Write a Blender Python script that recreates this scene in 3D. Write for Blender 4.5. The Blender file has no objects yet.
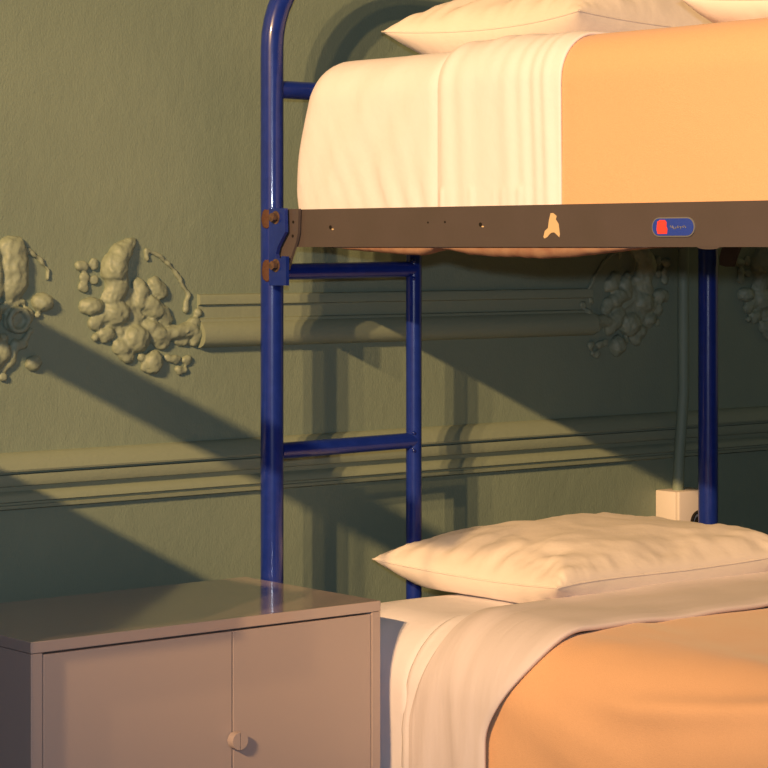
import bpy, bmesh, math, random
from mathutils import Vector, Matrix, noise
random.seed(7)
S = bpy.context.scene
COL = S.collection
PI = math.pi
ZC = 1.08                       # camera height; shape coordinates below are relative to it

# ------------------------------------------------------------------ camera
CAM = Vector((-2.3120, -3.1986, ZC))
cd = bpy.data.cameras.new('camera')
cam = bpy.data.objects.new('camera', cd); COL.objects.link(cam)
cam.location = CAM
cam.rotation_euler = (PI/2, 0, -math.radians(39.5))
cd.sensor_width = 36; cd.lens = 36*2430/768
cd.shift_y = -137/768
cd.clip_start = .05
S.camera = cam

# ------------------------------------------------------------------ world, lamps, exposure
w = bpy.data.worlds.new('world'); S.world = w; w.use_nodes = True
w.node_tree.nodes['Background'].inputs[0].default_value = (.5, .6, .7, 1)
w.node_tree.nodes['Background'].inputs[1].default_value = .02
KEY = (1.0, .60, .245)
LX, LZ = -7.0, ZC + 3.04
def lamp(name, loc, power, color, radius, target=None, cone=None):
    if cone:
        d = bpy.data.lights.new(name, 'SPOT'); d.spot_size = math.radians(cone); d.spot_blend = .6
    else:
        d = bpy.data.lights.new(name, 'POINT')
    d.energy = power; d.color = color; d.shadow_soft_size = radius
    o = bpy.data.objects.new(name, d); COL.objects.link(o); o.location = loc
    if target is not None:
        o.rotation_euler = (Vector(target) - Vector(loc)).to_track_quat('-Z', 'Y').to_euler()
    return o
for ly, p in ((4.44, 1750), (3.98, 2500), (3.50, 850)):
    lamp('spotlight', (LX, -ly, LZ), p, KEY, .055, (.3, -.4, 2.20), 32)
lamp('flash', CAM + Vector((0, 0, .125)), 112, (.93, 1.0, 1.12), .03)
S.view_settings.view_transform = 'Standard'
S.view_settings.look = 'None'
S.view_settings.exposure = 0
S.view_settings.gamma = 1
S.view_settings.use_curve_mapping = False

# ------------------------------------------------------------------ materials
def mat(name, col, rough=.6, spec=.5, metal=0, coat=0, mottle=None, bumps=(), sheen=0):
    """mottle = (scale, second colour, low, high); bumps = [(scale xyz, detail, strength, distance)]"""
    m = bpy.data.materials.new(name); m.use_nodes = True
    nt = m.node_tree; N = nt.nodes; L = nt.links
    b = N['Principled BSDF']
    b.inputs['Base Color'].default_value = (*col, 1)
    b.inputs['Roughness'].default_value = rough
    b.inputs['Specular IOR Level'].default_value = spec
    b.inputs['Metallic'].default_value = metal
    b.inputs['Coat Weight'].default_value = coat
    b.inputs['Coat Roughness'].default_value = .09
    b.inputs['Sheen Weight'].default_value = sheen
    tc = N.new('ShaderNodeTexCoord')
    if mottle:
        sc, c2, lo, hi = mottle
        n = N.new('ShaderNodeTexNoise'); n.inputs['Scale'].default_value = sc; n.inputs['Detail'].default_value = 6
        L.new(tc.outputs['Object'], n.inputs['Vector'])
        r = N.new('ShaderNodeValToRGB')
        r.color_ramp.elements[0].position = lo; r.color_ramp.elements[0].color = (*col, 1)
        r.color_ramp.elements[1].position = hi; r.color_ramp.elements[1].color = (*c2, 1)
        L.new(n.outputs['Fac'], r.inputs['Fac']); L.new(r.outputs['Color'], b.inputs['Base Color'])
    prev = None
    for (s3, det, st, dist) in bumps:
        mp = N.new('ShaderNodeMapping'); mp.inputs['Scale'].default_value = s3
        L.new(tc.outputs['Object'], mp.inputs['Vector'])
        n = N.new('ShaderNodeTexNoise'); n.inputs['Scale'].default_value = 1; n.inputs['Detail'].default_value = det
        L.new(mp.outputs['Vector'], n.inputs['Vector'])
        bp = N.new('ShaderNodeBump'); bp.inputs['Strength'].default_value = st; bp.inputs['Distance'].default_value = dist
        L.new(n.outputs['Fac'], bp.inputs['Height'])
        if prev: L.new(prev.outputs['Normal'], bp.inputs['Normal'])
        L.new(bp.outputs['Normal'], b.inputs['Normal'])
        prev = bp
    return m
WALLC = (.188, .240, .190)
M = {}
M['wall'] = mat('sage_wall_paint', WALLC, .55, .35, mottle=(5, (.170, .220, .176), .35, .7),
                bumps=[((320, 320, 170), 4, .35, .002), ((60, 60, 40), 5, .25, .004), ((14, 14, 9), 3, .2, .006)])
M['trim'] = mat('sage_trim_paint', (.215, .256, .195), .5, .35, bumps=[((160, 160, 160), 4, .3, .0015), ((30, 40, 60), 3, .25, .003)])
M['plain'] = mat('pale_plaster', (.45, .45, .40), .8, .2)
M['floor'] = mat('brown_floorboards', (.11, .066, .04), .5, .4, mottle=(4, (.08, .045, .028), .3, .7))
M['blue'] = mat('blue_gloss_paint', (.007, .022, .20), .30, .3, coat=.5, bumps=[((90, 90, 25), 3, .12, .002)],
                mottle=(60, (.009, .026, .23), .4, .65))
M['brown'] = mat('brown_steel_paint', (.080, .064, .066), .42, .4, mottle=(14, (.074, .060, .060), .4, .7), bumps=[((160, 160, 160), 3, .12, .001)])
M['rust'] = mat('rusty_steel', (.085, .038, .024), .75, .3, mottle=(220, (.07, .03, .018), .35, .65), bumps=[((300, 300, 300), 3, .5, .001)])
M['bolt'] = mat('dark_bolt_steel', (.11, .062, .042), .5, .5, mottle=(160, (.06, .038, .03), .4, .6))
M['dark'] = mat('dark_void', (.012, .010, .009), .8, .2)
M['white'] = mat('white_cotton', (.75, .70, .77), .85, .15, sheen=.1,
                 bumps=[((26, 26, 26), 4, .25, .006), ((900, 900, 900), 1, .1, .0004)])
M['sheet'] = mat('white_sheet_cotton', (.62, .555, .59), .8, .2, sheen=.1,
                 bumps=[((7, 60, 9), 3, .25, .006), ((900, 900, 900), 1, .1, .0004)])
M['case'] = mat('cream_pillowcase_cotton', (.74, .665, .64), .8, .2, sheen=.1,
                bumps=[((22, 30, 22), 4, .30, .006), ((900, 900, 900), 1, .1, .0004)])
M['blanket'] = mat('apricot_fleece', (.70, .42, .25), .95, .1, sheen=.25, mottle=(700, (.65, .385, .225), .35, .7),
                   bumps=[((700, 700, 700), 2, .45, .0012), ((60, 60, 60), 4, .25, .002)])
M['ticking'] = mat('dusky_mattress_cloth', (.30, .18, .125), .9, .1, mottle=(40, (.24, .125, .09), .4, .65), bumps=[((40, 60, 40), 3, .4, .004)])
M['cab'] = mat('mauve_grey_metal', (.43, .345, .335), .42, .5, bumps=[((500, 500, 500), 2, .08, .0004)])
M['cabtop'] = mat('mauve_grey_metal_top', (.43, .345, .335), .17, .5, coat=.6, bumps=[((14, 14, 14), 2, .04, .003)])
M['chip'] = mat('cream_chipped_paint', (.58, .43, .26), .7, .3)
M['bblue'] = mat('badge_blue', (.02, .05, .36), .3, .5, coat=.5)
M['bred'] = mat('badge_red', (.75, .06, .05), .35, .5)
M['bgrey'] = mat('badge_silver', (.15, .15, .16), .4, .5)
M['socket'] = mat('cream_plastic', (.70, .62, .58), .4, .5)
M['wood'] = mat('varnished_wood', (.22, .12, .06), .45, .4, mottle=(9, (.15, .08, .04), .3, .7))

# ------------------------------------------------------------------ helpers
def tag(o, label=None, cat=None, group=None, kind=None):
    if label: o['label'] = label
    if cat: o['category'] = cat
    if group: o['group'] = group
    if kind: o['kind'] = kind
    return o
def empty(name, loc, label, cat, group=None):
    o = bpy.data.objects.new(name, None); COL.objects.link(o)
    o.location = (loc[0], loc[1], loc[2] + ZC); o.empty_display_size = .05
    return tag(o, label, cat, group)
def obj(name, bm, m, parent=None, smooth=True, label=None, mods=(), angle=40):
    """link a bmesh (shape coordinates, z relative to the camera height) as ONE object"""
    bmesh.ops.recalc_face_normals(bm, faces=bm.faces[:])
    if parent is None:
        xs = [v.co.x for v in bm.verts]; ys = [v.co.y for v in bm.verts]; zs = [v.co.z for v in bm.verts]
        org = Vector(((min(xs)+max(xs))/2, (min(ys)+max(ys))/2, min(zs) + ZC))
    else:
        org = Vector((0, 0, 0)); p = parent
        while p is not None: org += p.location; p = p.parent
    bmesh.ops.translate(bm, vec=Vector((0, 0, ZC)) - org, verts=bm.verts[:])
    me = bpy.data.meshes.new(name); bm.to_mesh(me); bm.free()
    me.materials.append(m)
    if smooth:
        me.polygons.foreach_set('use_smooth', [True]*len(me.polygons))
        if angle: me.set_sharp_from_angle(angle=math.radians(angle))
    o = bpy.data.objects.new(name, me); COL.objects.link(o)
    if parent is None: o.location = org
    else: o.parent = parent
    for (t, kw) in mods:
        md = o.modifiers.new(t.lower(), t)
        for k, v in kw.items(): setattr(md, k, v)
    if label: o['label'] = label
    return o
def B(): return bmesh.new()
def box(bm, x0, x1, y0, y1, z0, z1, bev=0):
    r = bmesh.ops.create_cube(bm, size=1)
    vs = r['verts']
    for v in vs:
        v.co = Vector((x0 if v.co.x < 0 else x1, y0 if v.co.y < 0 else y1, z0 if v.co.z < 0 else z1))
    if bev:
        es = set(e for v in vs for e in v.link_edges)
        bmesh.ops.bevel(bm, geom=list(es), offset=bev, segments=2, affect='EDGES', profile=.5)
    return bm
def tube(bm, path, r, n=20, cap=True):
    path = [Vector(p) for p in path]
    rs = r if isinstance(r, (list, tuple)) else [r]*len(path)
    T = []
    for i in range(len(path)):
        a = path[max(i-1, 0)]; b = path[min(i+1, len(path)-1)]
        T.append((b-a).normalized())
    u = T[0].orthogonal().normalized(); rings = []
    for i, p in enumerate(path):
        u = (u - T[i]*u.dot(T[i])).normalized(); v = T[i].cross(u)
        rings.append([bm.verts.new(p + rs[i]*(math.cos(2*PI*k/n)*u + math.sin(2*PI*k/n)*v)) for k in range(n)])
    for a, b in zip(rings, rings[1:]):
        for k in range(n): bm.faces.new((a[k], a[(k+1) % n], b[(k+1) % n], b[k]))
    if cap:
        bm.faces.new(rings[0]); bm.faces.new(rings[-1][::-1])
    return bm
def prism(bm, pts, axis, d):
    """polygon of 3-d points pushed by d along axis (0,1,2)"""
    off = Vector((0, 0, 0)); off[axis] = d
    a = [bm.verts.new(Vector(p)) for p in pts]; b = [bm.verts.new(Vector(p)+off) for p in pts]
    bm.faces.new(a); bm.faces.new(b[::-1]); n = len(a)
    for k in range(n): bm.faces.new((a[k], a[(k+1) % n], b[(k+1) % n], b[k]))
    return bm
def disc(bm, c, axis, r, d, n=24, bev=0):
    c = Vector(c); u = Vector((0, 0, 1)) if axis != 2 else Vector((1, 0, 0))
    ax = Vector([1 if i == axis else 0 for i in range(3)]); v = ax.cross(u)
    return prism(bm, [c + r*(math.cos(2*PI*k/n)*u + math.sin(2*PI*k/n)*v) for k in range(n)], axis, d)
def blob(bm, c, rx, ry, rz, rot=0, seg=2):
    r = bmesh.ops.create_icosphere(bm, subdivisions=seg, radius=1)
    mt = Matrix.Translation(Vector(c)) @ Matrix.Rotation(rot, 4, 'Y') @ Matrix.Diagonal((rx, ry, rz, 1))
    bmesh.ops.transform(bm, matrix=mt, verts=r['verts'])
def sweep_x(bm, prof, x0, x1, n=1):
    """profile of (y, z) points swept along X"""
    rows = []
    for i in range(n+1):
        x = x0 + (x1-x0)*i/n
        rows.append([bm.verts.new((x, y, z)) for y, z in prof])
    for a, b in zip(rows, rows[1:]):
        for k in range(len(prof)-1): bm.faces.new((a[k], a[k+1], b[k+1], b[k]))
    bm.faces.new(rows[0]); bm.faces.new(rows[-1][::-1])
    return bm
F_ = Vector((math.sin(math.radians(39.5)), math.cos(math.radians(39.5)), 0))
R_ = Vector((math.cos(math.radians(39.5)), -math.sin(math.radians(39.5)), 0))
EYE = Vector((-2.3120, -3.1986, ZC))      # where the survey sight lines were taken from
def sight(px, py): return (px-384)/2430*R_ + F_ + Vector((0, 0, -(py-247)/2430))
def on_x(px, py, X):            # the place on the plane x = X that the survey point lies at
    r = sight(px, py); t = (X-EYE.x)/r.x; return Vector((X, EYE.y + t*r.y, t*r.z))
def on_y(px, py, Y):
    r = sight(px, py); t = (Y-EYE.y)/r.y; return Vector((EYE.x + t*r.x, Y, t*r.z))

# ------------------------------------------------------------------ the room
XL, XR, YF, ZT = -7.8, 3.0, -6.6, 3.75
def plane_box(name, x0, x1, y0, y1, z0, z1, m):
    return tag(obj(name, box(B(), x0, x1, y0, y1, z0, z1), m, smooth=False), kind='structure')
plane_box('wall_back', XL, XR, 0, .15, -ZC, ZT, M['wall'])
plane_box('wall_left', XL-.15, XL, YF-.15, .15, -ZC, ZT, M['wall'])
plane_box('wall_right', XR, XR+.15, YF-.15, .15, -ZC, ZT, M['wall'])
plane_box('wall_front', XL, XR, YF-.15, YF, -ZC, ZT, M['wall'])
plane_box('floor', XL-.15, XR+.15, YF-.15, .15, -ZC-.12, -ZC, M['floor'])
plane_box('ceiling', XL-.15, XR+.15, YF-.15, .15, ZT, ZT+.12, M['plain'])
LOW = [(0, -.311), (-.004, -.312), (-.011, -.315), (-.019, -.326), (-.023, -.336), (-.022, -.339), (-.009, -.340), (-.009, -.343),
       (-.016, -.344), (-.017, -.354), (-.014, -.361), (-.005, -.363), (-.003, -.370), (-.008, -.373), (-.013, -.379), (-.014, -.385),
       (-.008, -.387), (-.008, -.390), (-.011, -.391), (-.010, -.396), (-.003, -.398), (0, -.399)]
UP = [(0, -.0755), (-.007, -.077), (-.009, -.080), (-.009, -.092), (-.003, -.094), (-.003, -.096), (-.004, -.114), (-.009, -.116), (-.010, -.120),
      (-.012, -.121), (-.017, -.125), (-.022, -.133), (-.024, -.142), (-.023, -.150), (-.018, -.157), (-.010, -.161), (0, -.162)]
tag(obj('trim_1', sweep_x(B(), LOW, XL, XR, 40), M['trim'], angle=35), kind='structure')
for k, (x0, x1) in enumerate(((-1.55, -.60), (-.064, .813), (1.42, 2.4))):
    tag(obj('trim_%d' % (k+2), sweep_x(B(), UP, x0, x1, 12), M['trim'], angle=35), kind='structure')
tag(obj('baseboard_back', sweep_x(B(), [(0, -.90), (-.012, -.91), (-.02, -.93), (-.02, -ZC), (0, -ZC)], XL, XR, 2), M['trim']), kind='structure')

CARVE = bpy.data.textures.new('carving', 'CLOUDS'); CARVE.noise_scale = .012; CARVE.noise_depth = 2
# plaster ornaments -----------------------------------------------------
def ornament(name, chains, balls, mapf, label, extra=None):
    bm = B()
    sc = mapf.scale
    for pts, dep in chains:
        for (a, b) in zip(pts, pts[1:]):
            n = 5
            for i in range(n+1):
                t = i/n
                x, z = mapf(a[0]+(b[0]-a[0])*t, a[1]+(b[1]-a[1])*t)
                r = (a[2]+(b[2]-a[2])*t)*sc
                blob(bm, (x, -.002, z), r*1.28, max(r*dep*1.15, .005), r*1.12, 0, 1 if r < .008 else 2)
    for (px, py, rx, rz, rot, dep) in balls:
        x, z = mapf(px, py)
        blob(bm, (x, -.003, z), rx*sc*1.3, max((rx+rz)/2*sc*dep*1.15, .005), rz*sc*1.12, rot, 2)
    if extra: extra(bm, mapf)
    o = obj(name, bm, M['trim'], mods=[('REMESH', dict(mode='VOXEL', voxel_size=.0022)), ('DISPLACE', dict(texture=CARVE, strength=.006, mid_level=.5, texture_coords='LOCAL')), ('SMOOTH', dict(factor=.5, iterations=2))], angle=None)
    for md in o.modifiers:
        if md.type == 'REMESH': md.use_smooth_shade = True
    return tag(o, label, 'wall ornament', 'plaster fruit ornaments on the wall')
class Map:                       # ornament drawing units -> wall x, z
    def __init__(s, x0, z0, sx, scale): s.x0, s.z0, s.sx, s.scale = x0, z0, sx, scale
    def __call__(s, u, v): return s.x0 + s.sx*u, s.z0 - v/4.8/637
CH = [([(302, 44, 10), (270, 66, 26), (228, 108, 42), (205, 150, 50), (195, 195, 54)], 1.15),
      ([(210, 225, 44), (212, 262, 48), (200, 300, 42), (185, 330, 36)], .95),
      ([(310, 245, 22), (330, 295, 34), (322, 345, 34)], .95), ([(390, 250, 26), (415, 290, 36), (440, 315, 20)], .85),
      ([(365, 355, 40), (395, 385, 40)], .95), ([(430, 400, 34), (452, 430, 28)], .8),
      ([(215, 335, 10), (275, 375, 18), (330, 420, 16)], 1.3), ([(370, 470, 40), (410, 505, 44), (430, 545, 30)], .85),
      ([(455, 500, 30), (530, 495, 34), (570, 480, 34), (600, 505, 30), (585, 550, 20)], 1.15), ([(500, 540, 16), (545, 545, 20)], 1.0), ([(585, 450, 26), (615, 470, 20), (620, 520, 18)], 1.1),
      ([(355, 95, 9), (360, 140, 9)], .8),
      ([(360, 95, 9), (420, 125, 9), (470, 170, 10), (515, 230, 10), (548, 290, 10), (565, 318, 11), (552, 350, 14), (550, 385, 18)], .55)]
BA = [(245, 410, 95, 150, -.5, .05), (205, 395, 58, 56, .2, .75), (150, 415, 30, 34, 0, .7), (92, 362, 50, 38, 0, .85), (50, 170, 28, 22, .3, .6), (105, 160, 20, 26, .2, .6),
      (62, 225, 20, 24, 0, .6), (57, 268, 22, 26, 0, .7), (104, 236, 18, 22, 0, .6), (300, 520, 58, 60, 0, .85), (382, 638, 40, 52, .2, .9),
      (235, 560, 42, 36, .3, .75), (160, 498, 36, 34, 0, .8), (108, 440, 28, 34, 0, .7), (112, 512, 18, 20, 0, .8), (258, 606, 36, 28, .4, .7),
      (228, 490, 20, 20, 0, .8), (328, 612, 16, 20, 0, .9), (345, 655, 18, 22, 0, .8), (605, 402, 19, 20, 0, .8),
      (495, 628, 24, 20, 0, .6), (552, 632, 22, 22, 0, .6), (515, 682, 22, 20, 0, .6), (460, 620, 18, 20, 0, .6), (540, 680, 14, 16, 0, .6)]
U = 1/4.8/532
def fruit(name, x0, sgn, label): return ornament(name, CH, BA, Map(x0, .0264, sgn*U, 1/4.8/590), label)
fruit('plaster_ornament', -.3024, 1, 'pale green plaster ornament of leaves and fruit, lit, left of the near blue post')
fruit('plaster_ornament', 1.030, -1, 'green plaster ornament of fruit in shadow behind the bunk, left of the conduit pipe')
fruit('plaster_ornament', 1.196, 1, 'green plaster ornament in shadow at the right edge, beyond the far blue post')
def ring(bm, mp):
    cx, cz = mp(72, 420)
    tube(bm, [(cx+.0165*math.cos(a), -.012, cz+.0165*math.sin(a)) for a in [2*PI*i/24 for i in range(25)]], .0048, 10, False)
LCH = [([(52, 85, 52), (60, 130, 58), (58, 190, 60), (60, 250, 56), (50, 285, 44)], .75), ([(-60, 90, 50), (-60, 180, 66), (-50, 270, 60)], .7),
       ([(125, 92, 10), (150, 115, 10), (185, 140, 8)], 1.2), ([(185, 150, 8), (215, 185, 8), (215, 230, 8)], .7),
       ([(0, 370, 20), (40, 345, 20), (100, 335, 16)], .9), ([(70, 530, 22), (55, 580, 22), (40, 620, 22), (10, 645, 20)], 1.0),
       ([(110, 515, 14), (140, 470, 12)], .8)]
LBA = [(190, 338, 44, 38, .1, 1.0), (72, 420, 50, 52, 0, .35), (150, 622, 32, 32, 0, .8), (4, 565, 34, 50, 0, .9), (95, 535, 26, 22, 0, .8),
       (12, 680, 20, 18, 0, .8), (15, 500, 20, 22, 0, .8), (170, 400, 12, 12, 0, .7), (-60, 400, 60, 50, 0, .8), (-70, 500, 60, 60, 0, .8), (-40, 610, 50, 46, 0, .8), (120, 400, 26, 40, 0, .5)]
ornament('plaster_ornament', LCH, LBA, Map(-.4285, .0264, U, 1/4.8/590),
         'pale green plaster ornament cut off by the left edge, drape above a round boss', ring)

# conduit and socket -----------------------------------------------------
bm = B()
tube(bm, [(1.064, -.016, 2.6), (1.044, -.016, -.09), (1.030, -.030, -.27), (1.021, -.034, -.33), (1.018, -.030, -.40), (1.015, -.030, -.457)], .0105, 16)
tag(obj('conduit_pipe', bm, M['wall']), 'slim green painted conduit pipe running down the wall to the cream socket', 'pipe')
t = empty('wall_socket', (1.03, 0, -.55), 'cream socket box on the wall, between the lower pillow and the far blue post', 'socket')
obj('back_box', box(B(), .985, 1.075, -.052, 0, -.548, -.456, .003), M['socket'], t)
pl = obj('face_plate', box(B(), .983, 1.077, -.064, -.054, -.550, -.455, .003), M['socket'], t)
bm = B(); tube(bm, [(1.035+.020*math.cos(a), -.0655, -.515+.020*math.sin(a)) for a in [2*PI*i/24 for i in range(25)]], .0032, 8, False)
obj('socket_rim', bm, M['dark'], pl)
bm = B(); disc(bm, (1.035, -.0645, -.515), 1, .012, -.002); obj('socket_well', bm, M['dark'], pl)

# ------------------------------------------------------------------ storage cabinet
cb = empty('storage_cabinet', (-.325, -.247, -ZC), 'mauve grey metal cabinet with two doors, standing beside the lower bunk', 'cabinet')
CX0, CX1, CY0, CY1, CT, CBm = -.625, -.025, -.417, -.078, -.524, -.874
obj('top_panel', box(B(), CX0, CX1, CY0, CY1, CT-.0155, CT, .0012), M['cabtop'], cb, smooth=False)
bm = B()
box(bm, CX0+.0005, CX0+.018, CY0+.0005, CY1, CBm, CT-.0162, .0008); obj('side_panel', bm, M['cab'], cb, smooth=False)
bm = B()
box(bm, CX1-.0165, CX1-.0005, CY0+.0005, CY1, CBm, CT-.0162, .0008); obj('side_panel', bm, M['cab'], cb, smooth=False)
obj('back_panel', box(B(), CX0+.018, CX1-.0165, CY1-.003, CY1, CBm, CT-.017), M['cab'], cb, smooth=False)
obj('bottom_panel', box(B(), CX0+.018, CX1-.0165, CY0+.006, CY1-.003, CBm, CBm+.016), M['cab'], cb, smooth=False)
def half_knob(bm, cx, cz, left):
    a0 = PI/2 if left else -PI/2
    pts = [(cx + .0125*math.cos(a0+PI*i/16), CY0-.0145, cz+.005 + .0125*math.sin(a0+PI*i/16)) for i in range(17)]
    prism(bm, pts, 1, .013)
for (x0, x1, lf) in ((-.6050, -.2962, True), (-.2940, -.0432, False)):
    d = obj('door', box(B(), x0, x1, CY0+.0012, CY0+.018, CBm+.004, -.5425, .0008), M['cab'], cb, smooth=False)
    bm = B(); half_knob(bm, -.2925 + (-.0008 if lf else .0008), -.7005, lf)
    obj('handle', bm, M['cab'], d, angle=30)
for x in (CX0+.03, CX1-.03):
    for y in (CY0+.03, CY1-.03):
        obj('leg', tube(B(), [(x, y, -ZC), (x, y, CBm)], [.011, .015], 14), M['cab'], cb)

# ------------------------------------------------------------------ bunk bed
BW, BL, BY = 1.006, 1.975, -.115          # width, length between posts, head end
bed = empty('bunk_bed', (BW/2, BY-BL/2, -ZC), 'blue tubular metal bunk bed with brown side rails against the green wall', 'bunk bed')
RP, HB, HR = .0183, .315, .165
def hoop(y):
    p = [(0, y, HB*i/4) for i in range(5)]
    p += [(HR-HR*math.cos(a), y, HB+HR*math.sin(a)) for a in [PI/2*i/12 for i in range(1, 13)]]
    p += [(BW-HR+HR*math.sin(a), y, HB+HR*math.cos(a)) for a in [PI/2*i/12 for i in range(13)]]
    p += [(BW, y, HB-HB*i/4) for i in range(1, 5)]
    return p
for y in (BY, BY-BL):
    obj('end_hoop', tube(B(), hoop(y), RP, 24, True), M['blue'], bed)
    for x in (0, BW):
        p = obj('post', tube(B(), [(x, y, -ZC+.01), (x, y, -.6), (x, y, -.3), (x, y, 0.0)], RP, 24), M['blue'], bed)
        obj('rubber_foot', tube(B(), [(x, y, -ZC), (x, y, -ZC+.035)], .0215, 20), M['dark'], p)
    obj('crossbar', tube(B(), [(0, y, .250), (BW, y, .250)], .0145, 18), M['blue'], bed)
    obj('crossbar', tube(B(), [(0, y, .031), (BW, y, .031)], .012, 16), M['blue'], bed)
    obj('crossbar', tube(B(), [(0, y, -.775), (BW, y, -.775)], .0145, 18), M['blue'], bed)
# ladder at the head end
obj('ladder_stile', tube(B(), [(.294, BY, -.77), (.294, BY, -.3), (.294, BY, .025)], .0131, 20), M['blue'], bed)
for z in (-.0375, -.322, -.606):
    bm = tube(B(), [(.015, BY, z-.002), (.294, BY, z+.001)], .0131, 18)
    rg = obj('ladder_rung', bm, M['blue'], bed)
    for dz in (.0145, -.0145):
        bm = B(); blob(bm, (.284, BY-.0115, z+dz), .0035, .0035, .0035); obj('weld_bead', bm, M['blue'], rg)
# side rails
RT = .0585
def rail_bm(x, s, z):
    bm = B(); y0, y1 = BY-BL+.03, BY-.034
    prof = [(x, z), (x, z+RT), (x+s*.004, z+RT), (x+s*.004, z+.004), (x+s*.034, z+.004), (x+s*.034, z)]
    a = [bm.verts.new((px, y0, pz)) for px, pz in prof]; b = [bm.verts.new((px, y1, pz)) for px, pz in prof]
    bm.faces.new(a); bm.faces.new(b[::-1])
    for k in range(6): bm.faces.new((a[k], a[(k+1) % 6], b[(k+1) % 6], b[k]))
    return bm
rails = {}
for lv, z in (('up', 0), ('low', -.845)):
    rails[lv, 0] = obj('side_rail', rail_bm(-.004, 1, z), M['brown'], bed, angle=20)
    rails[lv, 1] = obj('side_rail', rail_bm(BW+.004, -1, z), M['brown'], bed, angle=20)
    obj('bed_base', box(B(), .032, BW-.032, BY-BL+.05, BY-.055, z+.006, z+.014), M['dark'], bed, smooth=False)
# brackets where rails hook on the posts
XB = -.0225
def survey(pts, X): return [on_x(a, b, X) for a, b in pts]
BLUE_PLATE = [(269, 208.5), (284.6, 208.2), (285.2, 232), (281, 240), (277.5, 247), (276, 254), (277.2, 258), (280.5, 258.5),
              (282, 256), (286, 256.5), (286, 285.5), (269, 285.5)]
HOOK = [(283, 209), (298.5, 208.8), (297.8, 233), (296, 242), (291, 257), (287.5, 270), (281, 270), (274.5, 268), (274.5, 259), (276.5, 250), (279.5, 243), (283, 234)]
def bracket(dy, dz, sx, flip, parent):
    def put(pts, X):
        out = []
        for p in survey(pts, X):
            q = Vector(p)
            if flip: q.y = 2*(BY-BL/2) - q.y
            q.z += dz
            if sx: q.x = BW - q.x
            out.append(q)
        return out
    s = -1 if sx else 1
    bp = parent if (sx and not flip) else obj('post_bracket', prism(B(), put(BLUE_PLATE, XB), 0, s*.006), M['blue'], parent, angle=25)
    hk = obj('rail_hook', prism(B(), put(HOOK, XB+.011), 0, s*.005), M['brown'], parent, angle=25)
    for (a, b) in ((274.6, 217.5), (274.8, 265.5)) if dz == 0 and bp is not parent else ():
        p = put([(a, b)], XB-.002)[0]
        bt = obj('bolt', disc(B(), p, 0, .0072, -s*.007, 6 if not flip else 8), M['bolt'], bp, angle=20)
        bm = B(); disc(bm, p + Vector((s*.0035, 0, 0)), 0, .0105, -s*.002, 20); obj('washer', bm, M['bolt'], bt, angle=20)
    for (a, b, r) in ((293, 222, .0024), (292.5, 236, .0024)):
        p = put([(a, b)], XB+.0103)[0]; bm = B(); disc(bm, p, 0, r, s*.0008, 12); obj('rivet_hole', bm, M['dark'], hk)
    return bp
for lv, dz in (('up', 0), ('low', -.845)):
    for sx in (0, 1):
        for fl in (False, True):
            bracket(0, dz, sx, fl, bed)
# rust worn through the paint round the bolts: thin flakes lying on the tube
def flake(cz, h, a0, a1, seed):
    bm = B(); n, m = 12, 14; g = []
    for i in range(n+1):
        u = -1+2*i/n; row = []
        for j in range(m+1):
            v = -1+2*j/m
            k = 1/math.sqrt(1+ (min(abs(u), abs(v))/max(abs(u), abs(v), 1e-6))**2) if (u or v) else 1
            uu, vv = u*k, v*k
            ed = 1 + .16*noise.noise(Vector((uu*3+seed, vv*3, 0)))
            a = (a0+a1)/2 + (a1-a0)/2*uu*ed
            row.append(bm.verts.new(((RP+.0009)*math.cos(a), BY+(RP+.0009)*math.sin(a), cz + h*vv*ed)))
        g.append(row)
    for i in range(n):
        for j in range(m): bm.faces.new((g[i][j], g[i+1][j], g[i+1][j+1], g[i][j+1]))
    return obj('rust_patch', bm, M['rust'], bed, mods=[('SOLIDIFY', dict(thickness=.0008, offset=1))])
R2 = math.radians
flake(.0445, .0150, R2(176), R2(238), 1.3)
flake(-.0375, .0170, R2(178), R2(240), 4.1)
# marks on the near upper rail
rl = rails['up', 0]; XR_ = -.0040
CHIP = [(550.8, 213.2), (553.3, 213), (556.8, 216), (556, 219.5), (558.8, 224), (560, 234.5), (559.5, 237.2), (556.8, 234.5), (554.5, 232.4), (551.8, 232.6),
        (550, 234), (547.6, 237), (544.8, 238.5), (543.6, 237), (545, 231), (548.2, 228), (549.2, 220)]
obj('paint_chip', prism(B(), survey(CHIP, XR_-.0003), 0, -.0005), M['chip'], rl, smooth=False, label='cream chip in the brown paint')
def stadium(c, hy, hz, n=10):
    r = hz; pts = []
    for i in range(n+1): a = -PI/2 + PI*i/n; pts.append((c.y + hy - r + r*math.cos(a), c.z + r*math.sin(a)))
    for i in range(n+1): a = PI/2 + PI*i/n; pts.append((c.y - hy + r + r*math.cos(a), c.z + r*math.sin(a)))
    return pts
c = on_x(674, 227, XR_)
bd = obj('badge', prism(B(), [(XR_-.0002, y, z) for y, z in stadium(c, .0385, .0128)], 0, -.0016), M['bgrey'], rl, angle=20, label='blue rounded maker badge')
obj('badge_face', prism(B(), [(XR_-.0016, y, z) for y, z in stadium(c, .0367, .0112)], 0, -.0008), M['bblue'], bd, angle=20)
bm = B()
a = on_x(662.3, 227, XR_-.0024)
prism(bm, [(a.x, a.y+dy, a.z+dz) for dy, dz in ((.0095, .0005), (.0085, .007), (.004, .0092), (-.005, .009), (-.008, .006), (-.0075, .001), (-.0095, -.003), (-.0085, -.009), (.008, -.009), (.0098, -.004))], 0, -.0006)
obj('red_emblem', bm, M['bred'], bd, smooth=False)
bm = B(); pts = []
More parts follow.
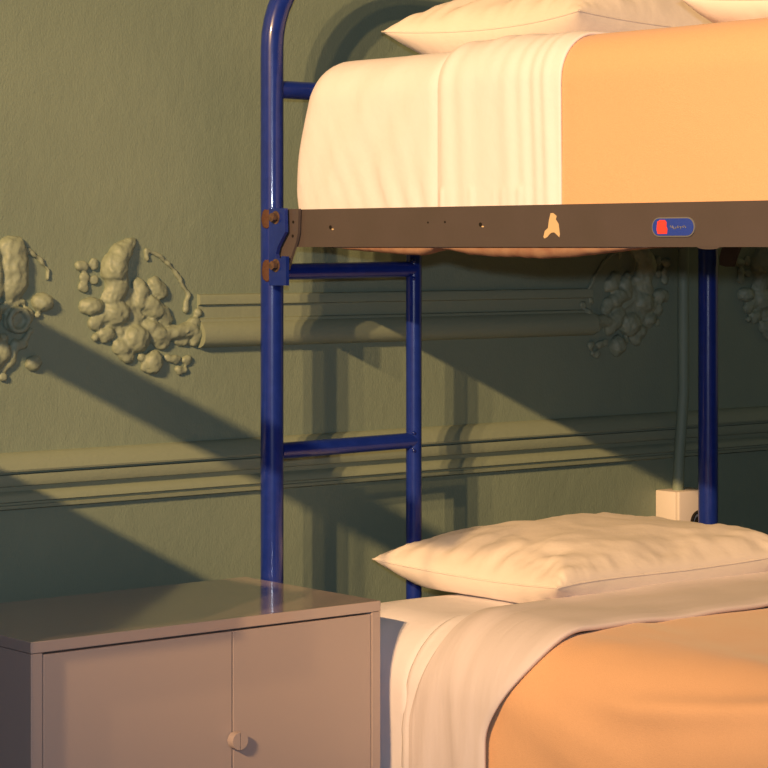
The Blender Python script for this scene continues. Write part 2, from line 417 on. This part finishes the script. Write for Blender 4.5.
for i in range(49):                         # small looping script, too small to read in the photo
    q = i/48
    pts.append((XR_-.0027, c.y + .004 - .029*q + .0011*math.sin(q*40), c.z - .0004 + .0016*math.sin(q*46)*(1.25 - .6*q) + .0009*math.sin(q*17)))
tube(bm, pts, .00045, 6)
obj('badge_script', bm, M['bgrey'], bd)
for (px, py, r) in ((330.5, 227.2, .0030), (480.5, 224.5, .0030), (445, 222, .0016), (428, 222.5, .0014)):
    p = on_x(px, py, XR_-.0003)
    bm = B(); disc(bm, p, 0, r, -.0006, 14)
    h = obj('rail_hole', bm, M['dark'], rl)
    if r > .002:
        q = on_x(px+2.2, py+2.2, XR_-.0003); bm = B(); blob(bm, q, .0012, .0026, .0014); obj('hole_pale_spot', bm, M['chip'], h)  # small cream spot at the lower right of the larger holes
bm = B(); p = on_x(709, 248, -.002)
prism(bm, [(-.0035, p.y+.020*math.cos(PI*i/12), -.0035*math.sin(PI*i/12)+.0005) for i in range(13)], 0, .004)
obj('rail_tab', bm, M['brown'], rl)

# ------------------------------------------------------------------ mattresses, sheets, blankets
def nz(x, y, z=0, s=1.0): return noise.noise(Vector((x*s, y*s, z*s)))
def rbox(x0, x1, y0, y1, z0, z1, rt, rb, disp, n=(60, 110, 26)):
    bm = B(); V = {}
    nx, ny, nz_ = n
    def vert(i, j, k):
        key = (i, j, k)
        if key in V: return V[key]
        p = Vector((x0+(x1-x0)*i/nx, y0+(y1-y0)*j/ny, z0+(z1-z0)*k/nz_))
        h = k/nz_; r = rb + (rt-rb)*min(max((h-.25)/.5, 0), 1)
        q = Vector((min(max(p.x, x0+r), x1-r), min(max(p.y, y0+r), y1-r), min(max(p.z, z0+rb), z1-rt)))
        dv = p-q
        if dv.length > 1e-9:
            nn = dv.normalized(); p = q + nn*r
        else: nn = Vector((0, 0, 1))
        p = p + nn*disp(p, nn)
        V[key] = bm.verts.new(p); return V[key]
    for i in range(nx):
        for j in range(ny):
            for k in (0, nz_): bm.faces.new((vert(i, j, k), vert(i+1, j, k), vert(i+1, j+1, k), vert(i, j+1, k)))
    for j in range(ny):
        for k in range(nz_):
            for i in (0, nx): bm.faces.new((vert(i, j, k), vert(i, j+1, k), vert(i, j+1, k+1), vert(i, j, k+1)))
    for i in range(nx):
        for k in range(nz_):
            for j in (0, ny): bm.faces.new((vert(i, j, k), vert(i+1, j, k), vert(i+1, j, k+1), vert(i, j, k+1)))
    return bm
def fold(u, w):                 # one soft ridge profile
    return math.exp(-(u/w)**2)
def drape(xs, zt, zb, r, y0, y1, off, disp, nt=150, nyy=80, end_x=None, skew=None):
    """cloth over a mattress: from the near side bottom zb, over the rounded edge and across the top to x = end_x, then down"""
    x0, x1 = xs
    L1 = zt-r-zb; L2 = r*PI/2; L3 = x1-x0-2*r; tot = 2*(L1+L2)+L3
    def P(t):
        q = t*tot
        if q < L1: return Vector((x0, 0, zb+q)), Vector((-1, 0, 0))
        q -= L1
        if q < L2:
            a = q/r; return Vector((x0+r-r*math.cos(a), 0, zt-r+r*math.sin(a))), Vector((-math.cos(a), 0, math.sin(a)))
        q -= L2
        if q < L3: return Vector((x0+r+q, 0, zt)), Vector((0, 0, 1))
        q -= L3
        if q < L2:
            a = q/r; return Vector((x1-r+r*math.sin(a), 0, zt-r+r*math.cos(a))), Vector((math.sin(a), 0, math.cos(a)))
        q -= L2
        return Vector((x1, 0, zt-r-q)), Vector((1, 0, 0))
    bm = B(); g = []
    for i in range(nt+1):
        t = i/nt
        t = t**1.35 if True else t
        p, n = P(t); row = []
        for j in range(nyy+1):
            yy = y0+(y1-y0)*j/nyy
            if skew: yy += skew(p, j/nyy)
            v = Vector((p.x, yy, p.z)); row.append(bm.verts.new(v + n*(off + disp(v, n, j/nyy, t*tot))))
        g.append(row)
    for i in range(nt):
        for j in range(nyy): bm.faces.new((g[i][j], g[i+1][j], g[i+1][j+1], g[i][j+1]))
    return bm
MX0, MX1 = .012, BW-.012
# --- upper bunk
UT = .292
def d_up(p, n):
    d = 0
    side = max(0, -n.x); hh = (p.z-.02)/.26
    d += side*(.004*math.sin(PI*min(max(hh, 0), 1)))
    if n.y > .3: d += .012*math.sin(PI*min(max(hh+.12, 0), 1))*n.y
    lowf = max(0, 1-(p.z-.05)/.21)
    for (yc, sl, wd, am) in ((-.225, .25, .010, .003), (-.265, .36, .010, .005), (-.305, .46, .009, .006), (-.345, .48, .009, .0055), (-.40, .45, .011, .0075), (-.45, .38, .011, .0075), (-.485, .25, .009, .005)):
        u = (p.y-yc) - sl*(p.z-.06) + .010*nz(p.z*9, yc*40, 3)
        d += side*.75*am*(.35+1.0*abs(nz(yc*31, p.z*7, 2))*1.6)*lowf**1.3*(fold(u, wd) - .7*fold(u-.016, wd))
    d += side*.003*nz(p.y*16+p.z*9, p.z*5, 3) + .0015*side*nz(p.y*40+p.z*14, p.z*10, 7)
    d += max(0, n.z)*.0012*nz(p.x*9, p.y*20, 5)
    if p.z < .085: d += side*.004*max(0, nz(p.y*55, 2, 1))
    return d if p.y > -.50 else -.004
um = obj('mattress', rbox(MX0, MX1, -2.05, -.156, .016, UT, .066, .034, d_up, (60, 150, 26)), M['white'], angle=None)
tag(um, 'thick mattress in a creamy white fitted sheet on the upper bunk', 'mattress')
def lobe(y):
    pts = [(-.276, 0), (-.30, .4), (-.36, .75), (-.43, 1.25), (-.47, 1.35), (-.497, .8), (-.512, .0), (-.53, .35), (-.58, 1.15), (-.63, 1.5), (-.68, 1.55), (-.73, 1.75), (-.78, 1.55), (-.84, 1.0), (-.90, .4), (-.935, 0)]
    for (a, va), (b, vb) in zip(pts, pts[1:]):
        if b <= y <= a: return va+(vb-va)*(a-y)/(a-b)
    return 0
bm = B(); g = []
for i in range(121):
    y = -.27-.67*i/120; row = []
    for j in range(11):
        q = j/10
        row.append(bm.verts.new((-.001+.07*q**1.6, y, -.0008 - .0088*lobe(y)*math.sin(PI*min(q*1.15, 1)**.75) + .0012*nz(y*60, q*5)*min(lobe(y), 1))))
    g.append(row)
for i in range(120):
    for j in range(10): bm.faces.new((g[i][j], g[i+1][j], g[i+1][j+1], g[i][j+1]))
obj('mattress_underside_cloth', bm, M['ticking'], um, angle=None, label='dusky cloth sagging below the rail', mods=[('SOLIDIFY', dict(thickness=.0008))])

def d_us(v, n, q, s):
    side = max(0, -n.x); d = .0015*nz(v.y*14, v.z*3, 2)
    sl = .05*(v.z-.1)
    for (yc, wd, am) in ((-.535, .014, .0022), (-.575, .016, .0016), (-.672, .016, .0030), (-.702, .011, .0030), (-.727, .009, .0026), (-.748, .009, .0028)):
        u = v.y-yc-sl; d += am*(fold(u, wd)-.4*fold(u+wd*1.6, wd))*(.35+.65*side)
    for (yc, w_, am) in ((-.60, .02, .004), (-.64, .015, .003)):
        d += am*fold(v.y-yc+.25*(v.x-.05), w_)*max(0, n.z)
    if q > .94: d -= .003*((q-.94)/.06)
    if q < .06: d -= .003*(1-q/.06)
    if v.z < .085: d += side*.004*max(0, nz(v.y*60, 4, 9))
    return d
ts = obj('top_sheet', drape((MX0, MX1), UT, .045, .062, -.511, -.771, .011, d_us, 150, 70), M['white'], angle=None,
         mods=[('SOLIDIFY', dict(thickness=.005, offset=-1)), ('SUBSURF', dict(levels=1, render_levels=1))])
tag(ts, 'white top sheet folded back over the blanket edge on the upper bunk', 'sheet')
def d_ub(v, n, q, s):
    side = max(0, -n.x)
    return .0012*nz(v.y*7, v.z*9, 4) + .002*side*nz(v.y*3, v.z*3, 8) - (.002*(1-q/.03) if q < .03 else 0)
bl = obj('blanket', drape((MX0, MX1), UT, .045, .062, -.756, -2.03, .0045, d_ub, 120, 110), M['blanket'], angle=None,
         mods=[('SOLIDIFY', dict(thickness=.004, offset=-1))])
tag(bl, 'smooth apricot fleece blanket tucked in on the upper bunk', 'blanket')
# --- lower bunk
LT = -.557
def d_low(p, n):
    side = max(0, -n.x); d = 0
    if n.y > .3: d += .008*n.y
    hh = (p.z+.557)/-.2
    d += side*(.004*math.sin(PI*min(max(hh, 0), 1)))
    d += side*.004*nz(p.y*20, p.z*14, 2) + max(0, n.z)*.0022*nz(p.x*7, p.y*9, 5)
    return d if p.y > -.44 else -.006
lm = obj('mattress', rbox(MX0, MX1, -2.05, -.176, -.829, LT, .100, .030, d_low, (60, 150, 26)), M['white'], angle=None)
tag(lm, 'mattress in a white fitted sheet on the lower bunk, beside the cabinet', 'mattress')
def edge_l(p):                  # how far the fold lies along the bed as it goes over the edge
    return 0
def skew_low(p, q):
    a = max(0, min(1, (LT-p.z)/.15)); a = a*a*(3-2*a)
    return .022*a*(1-q)*0 + (-.085*(1-a) if q > .5 else -.045*(1-a))*(abs(q-.5)*2)
def d_ls(v, n, q, s):
    side = max(0, -n.x); top = max(0, n.z); d = .003*nz(v.y*9, v.x*3+v.z*3, 2)
    for (yc, sl, wd, am) in ((-.452, .0, .012, .005), (-.515, -.15, .018, .0035), (-.56, .1, .014, .0035), (-.595, -.05, .012, .0025)):
        d += side*am*fold(v.y-yc-sl*(v.z+.62), wd)*min(1, max(.25, (LT-.02-v.z)/.10))
    d += top*.006*fold(v.y+.545-.05*v.x, .022) + top*.004*nz(v.x*8, v.y*14, 6)
    if q > .93: d -= .005*((q-.93)/.07)**2
    if q < .06: d -= .004*(1-q/.06)
    return d
ls = obj('top_sheet', drape((MX0, MX1), LT, -.80, .10, -.460, -.626, .021, d_ls, 170, 70, skew=skew_low), M['sheet'], angle=None,
         mods=[('SOLIDIFY', dict(thickness=.009, offset=-1)), ('SUBSURF', dict(levels=1, render_levels=1))])
tag(ls, 'white top sheet folded back over the blanket edge on the lower bunk', 'sheet')
def d_lu(v, n, q, s):
    side = max(0, -n.x); d = .003*nz(v.y*22+v.z*8, v.z*18, 2)
    if q < .1: d -= .003*(1-q/.1)
    return d
un = obj('fitted_sheet_flap', drape((MX0, MX1), LT, -.81, .095, -.425, -.52, .007, d_lu, 120, 30, skew=lambda p, q: -.03*(1-max(0, min(1, (LT-p.z)/.16)))),
         M['white'], lm, angle=None, mods=[('SOLIDIFY', dict(thickness=.004, offset=-1))])
def d_lb(v, n, q, s):
    side = max(0, -n.x); d = .004*nz(v.y*4, v.x*4+v.z*3, 4)+.0018*nz(v.y*14, v.x*12+v.z*10, 8)
    # a long soft crease along the top edge and some slack creases down the side
    k = 1/(1+math.exp((v.y+.86)/.035))
    sc = .18 + .17*max(0, -v.y-.9) + .006*math.sin((v.y+.9)*9)
    d += .010*k*(fold(s-sc, .016) - .45*fold(s-sc+.034, .022))
    d += .004*fold(s-.135-.25*(v.y+.8), .02)*math.exp(-((v.y+.80)/.10)**2) + .004*fold(s-.33-.2*(v.y+.8), .022)*math.exp(-((v.y+.84)/.12)**2)
    d += side*.006*fold(v.z+.70-.35*(v.y+.8), .03)*math.exp(-((v.y+.78)/.12)**2)
    d += max(0, n.z)*.004*fold(v.x-.20-.3*(v.y+.75), .03)
    if q < .02: d -= .003*(1-q/.02)
    return d
lb = obj('blanket', drape((MX0, MX1), LT, -.80, .10, -.60, -2.03, .006, d_lb, 170, 150,
         skew=lambda p, q: (-.085*(1-max(0, min(1, (LT-p.z)/.15))))*(1-q)), M['blanket'], angle=None, mods=[('SOLIDIFY', dict(thickness=.004, offset=-1))])
tag(lb, 'apricot fleece blanket with soft creases on the lower bunk', 'blanket')

# ------------------------------------------------------------------ pillows
def pillow(cx, cy, z0, L, W, up, dn, label, seed, wk=1, rot=0, tip=.0):
    bm = B(); n, m = 110, 70; top = []; bot = []
    ca, sa = math.cos(rot), math.sin(rot)
    def pt(u, v, sgn):
        e = max(abs(u), abs(v))
        x = L/2*u*(1-.075*(1-v*v)); y = W/2*v*(1-.06*(1-u*u))
        prof = max(0, (1-abs(u)**3)*(1-abs(v)**3))**.50
        near = (1-min(1-abs(u), 1)) ; nv = abs(v)
        wr = 0
        k = e**3*(1-e**14)
        wr += .011*k*nz(u*3.2+seed, v*5.2, seed) + .0045*k*nz(u*9+seed, v*11, seed+3)
        wr += .004*nz(u*2.6+seed, v*2.2, seed+9)*prof
        # gathers running in from the seams
        wr += .0022*max(0, 1-(1-abs(v))/.16)*(1-e**30)*nz(u*38, v*3, seed)
        wr += .0050*max(0, 1-(1-abs(u))/.75)*(1-e**16)*max(0, 1-abs(nz(u*2.2+v*2.8, v*1.5-u, seed+7))*5)*(.3+abs(v))
        wr += .0018*(1-e**8)*max(0, 1-abs(nz(u*1.7-v*1.6+4, v*1.3+u, seed+17))*6)
        wr += .0050*max(0, 1-(1-abs(u))/.5)*(1-e**20)*nz(v*10+u*3, u*2.5, seed+5)
        wr *= wk
        z = (up*prof + wr) if sgn > 0 else -(dn*min(1, prof*1.9)) + .3*wr*(1-prof)
        sag = dn + .010*abs(u)**3*abs(v)**2 - .003*(1-abs(u))*(abs(v)**3) + tip*max(0, -u)**4
        return Vector((cx+ca*x-sa*y, cy+sa*x+ca*y, z0+max(.0015, sag+z) if sgn < 0 else z0+sag+z))
    for i in range(n+1):
        u = math.sin((-1+2*i/n)*PI/2*.999)/math.sin(PI/2*.999); r1 = []; r2 = []
        for j in range(m+1):
            v = math.sin((-1+2*j/m)*PI/2*.999)/math.sin(PI/2*.999)
            a = bm.verts.new(pt(u, v, 1)); r1.append(a)
            r2.append(a if i in (0, n) or j in (0, m) else bm.verts.new(pt(u, v, -1)))
        top.append(r1); bot.append(r2)
    for i in range(n):
        for j in range(m):
            bm.faces.new((top[i][j], top[i+1][j], top[i+1][j+1], top[i][j+1]))
            f = (bot[i][j], bot[i][j+1], bot[i+1][j+1], bot[i+1][j])
            if len(set(f)) >= 3: 
                try: bm.faces.new(f)
                except ValueError: pass
    rim = [pt(-1+2*k/60, -1, 1) for k in range(60)] + [pt(1, -1+2*k/40, 1) for k in range(40)] + [pt(1-2*k/60, 1, 1) for k in range(60)] + [pt(-1, 1-2*k/40, 1) for k in range(41)]
    o = obj('pillow', bm, M['case'], angle=None)
    obj('seam', tube(B(), rim, .0015, 8, False), M['case'], o, angle=None)
    return tag(o, label, 'pillow')
pillow(.502, -.325, LT+.002, .576, .44, .056, .046, 'plump cream pillow lying on the lower bunk below the socket', 2.3, wk=1.25, tip=-.014)
pillow(.565, -.37, UT+.001, .72, .46, .090, .048, 'cream pillow with its tip at the head end of the upper bunk', 6.1, wk=1.5, tip=.0)
pillow(.60, -.86, UT+.018, .66, .34, .075, .040, 'crumpled white pillow lying on the upper apricot blanket, cut by the top right corner', 11.7, wk=2.6, rot=.22)

# ------------------------------------------------------------------ unseen body, slab and rail left of the cabinet, added to cast the wall shadows
rk = empty('added_shadow_caster', (-1.24, -.38, -ZC), 'unseen wooden shadow caster with a raised rail, added left of the metal cabinet', 'shadow caster')
RX0, RX1, RY0, RY1 = -1.48, -1.0, -.655, -.03
obj('shadow_body', box(B(), RX0, RX1, RY0, RY1, -ZC+.04, -.172, .003), M['wood'], rk, smooth=False)
obj('shadow_slab', box(B(), RX0, RX1, -.80, RY1, -.17, -.042, .003), M['wood'], rk, smooth=False)  # added overhanging slab, its depth shaped to shade the metal cabinet's top
obj('shadow_rail', box(B(), RX1-.03, RX1, -.90, RY1, .140, .193, .002), M['wood'], rk, smooth=False)
for y in (-.785, RY1-.01):
    obj('upright', tube(B(), [(RX1-.015, y, -.042), (RX1-.015, y, .15)], .007, 10), M['wood'], rk, smooth=False)
for x in (RX0+.03, RX1-.03):
    for y in (RY0+.03, RY1-.03):
        obj('foot', box(B(), x-.02, x+.02, y-.02, y+.02, -ZC, -ZC+.04), M['wood'], rk, smooth=False)
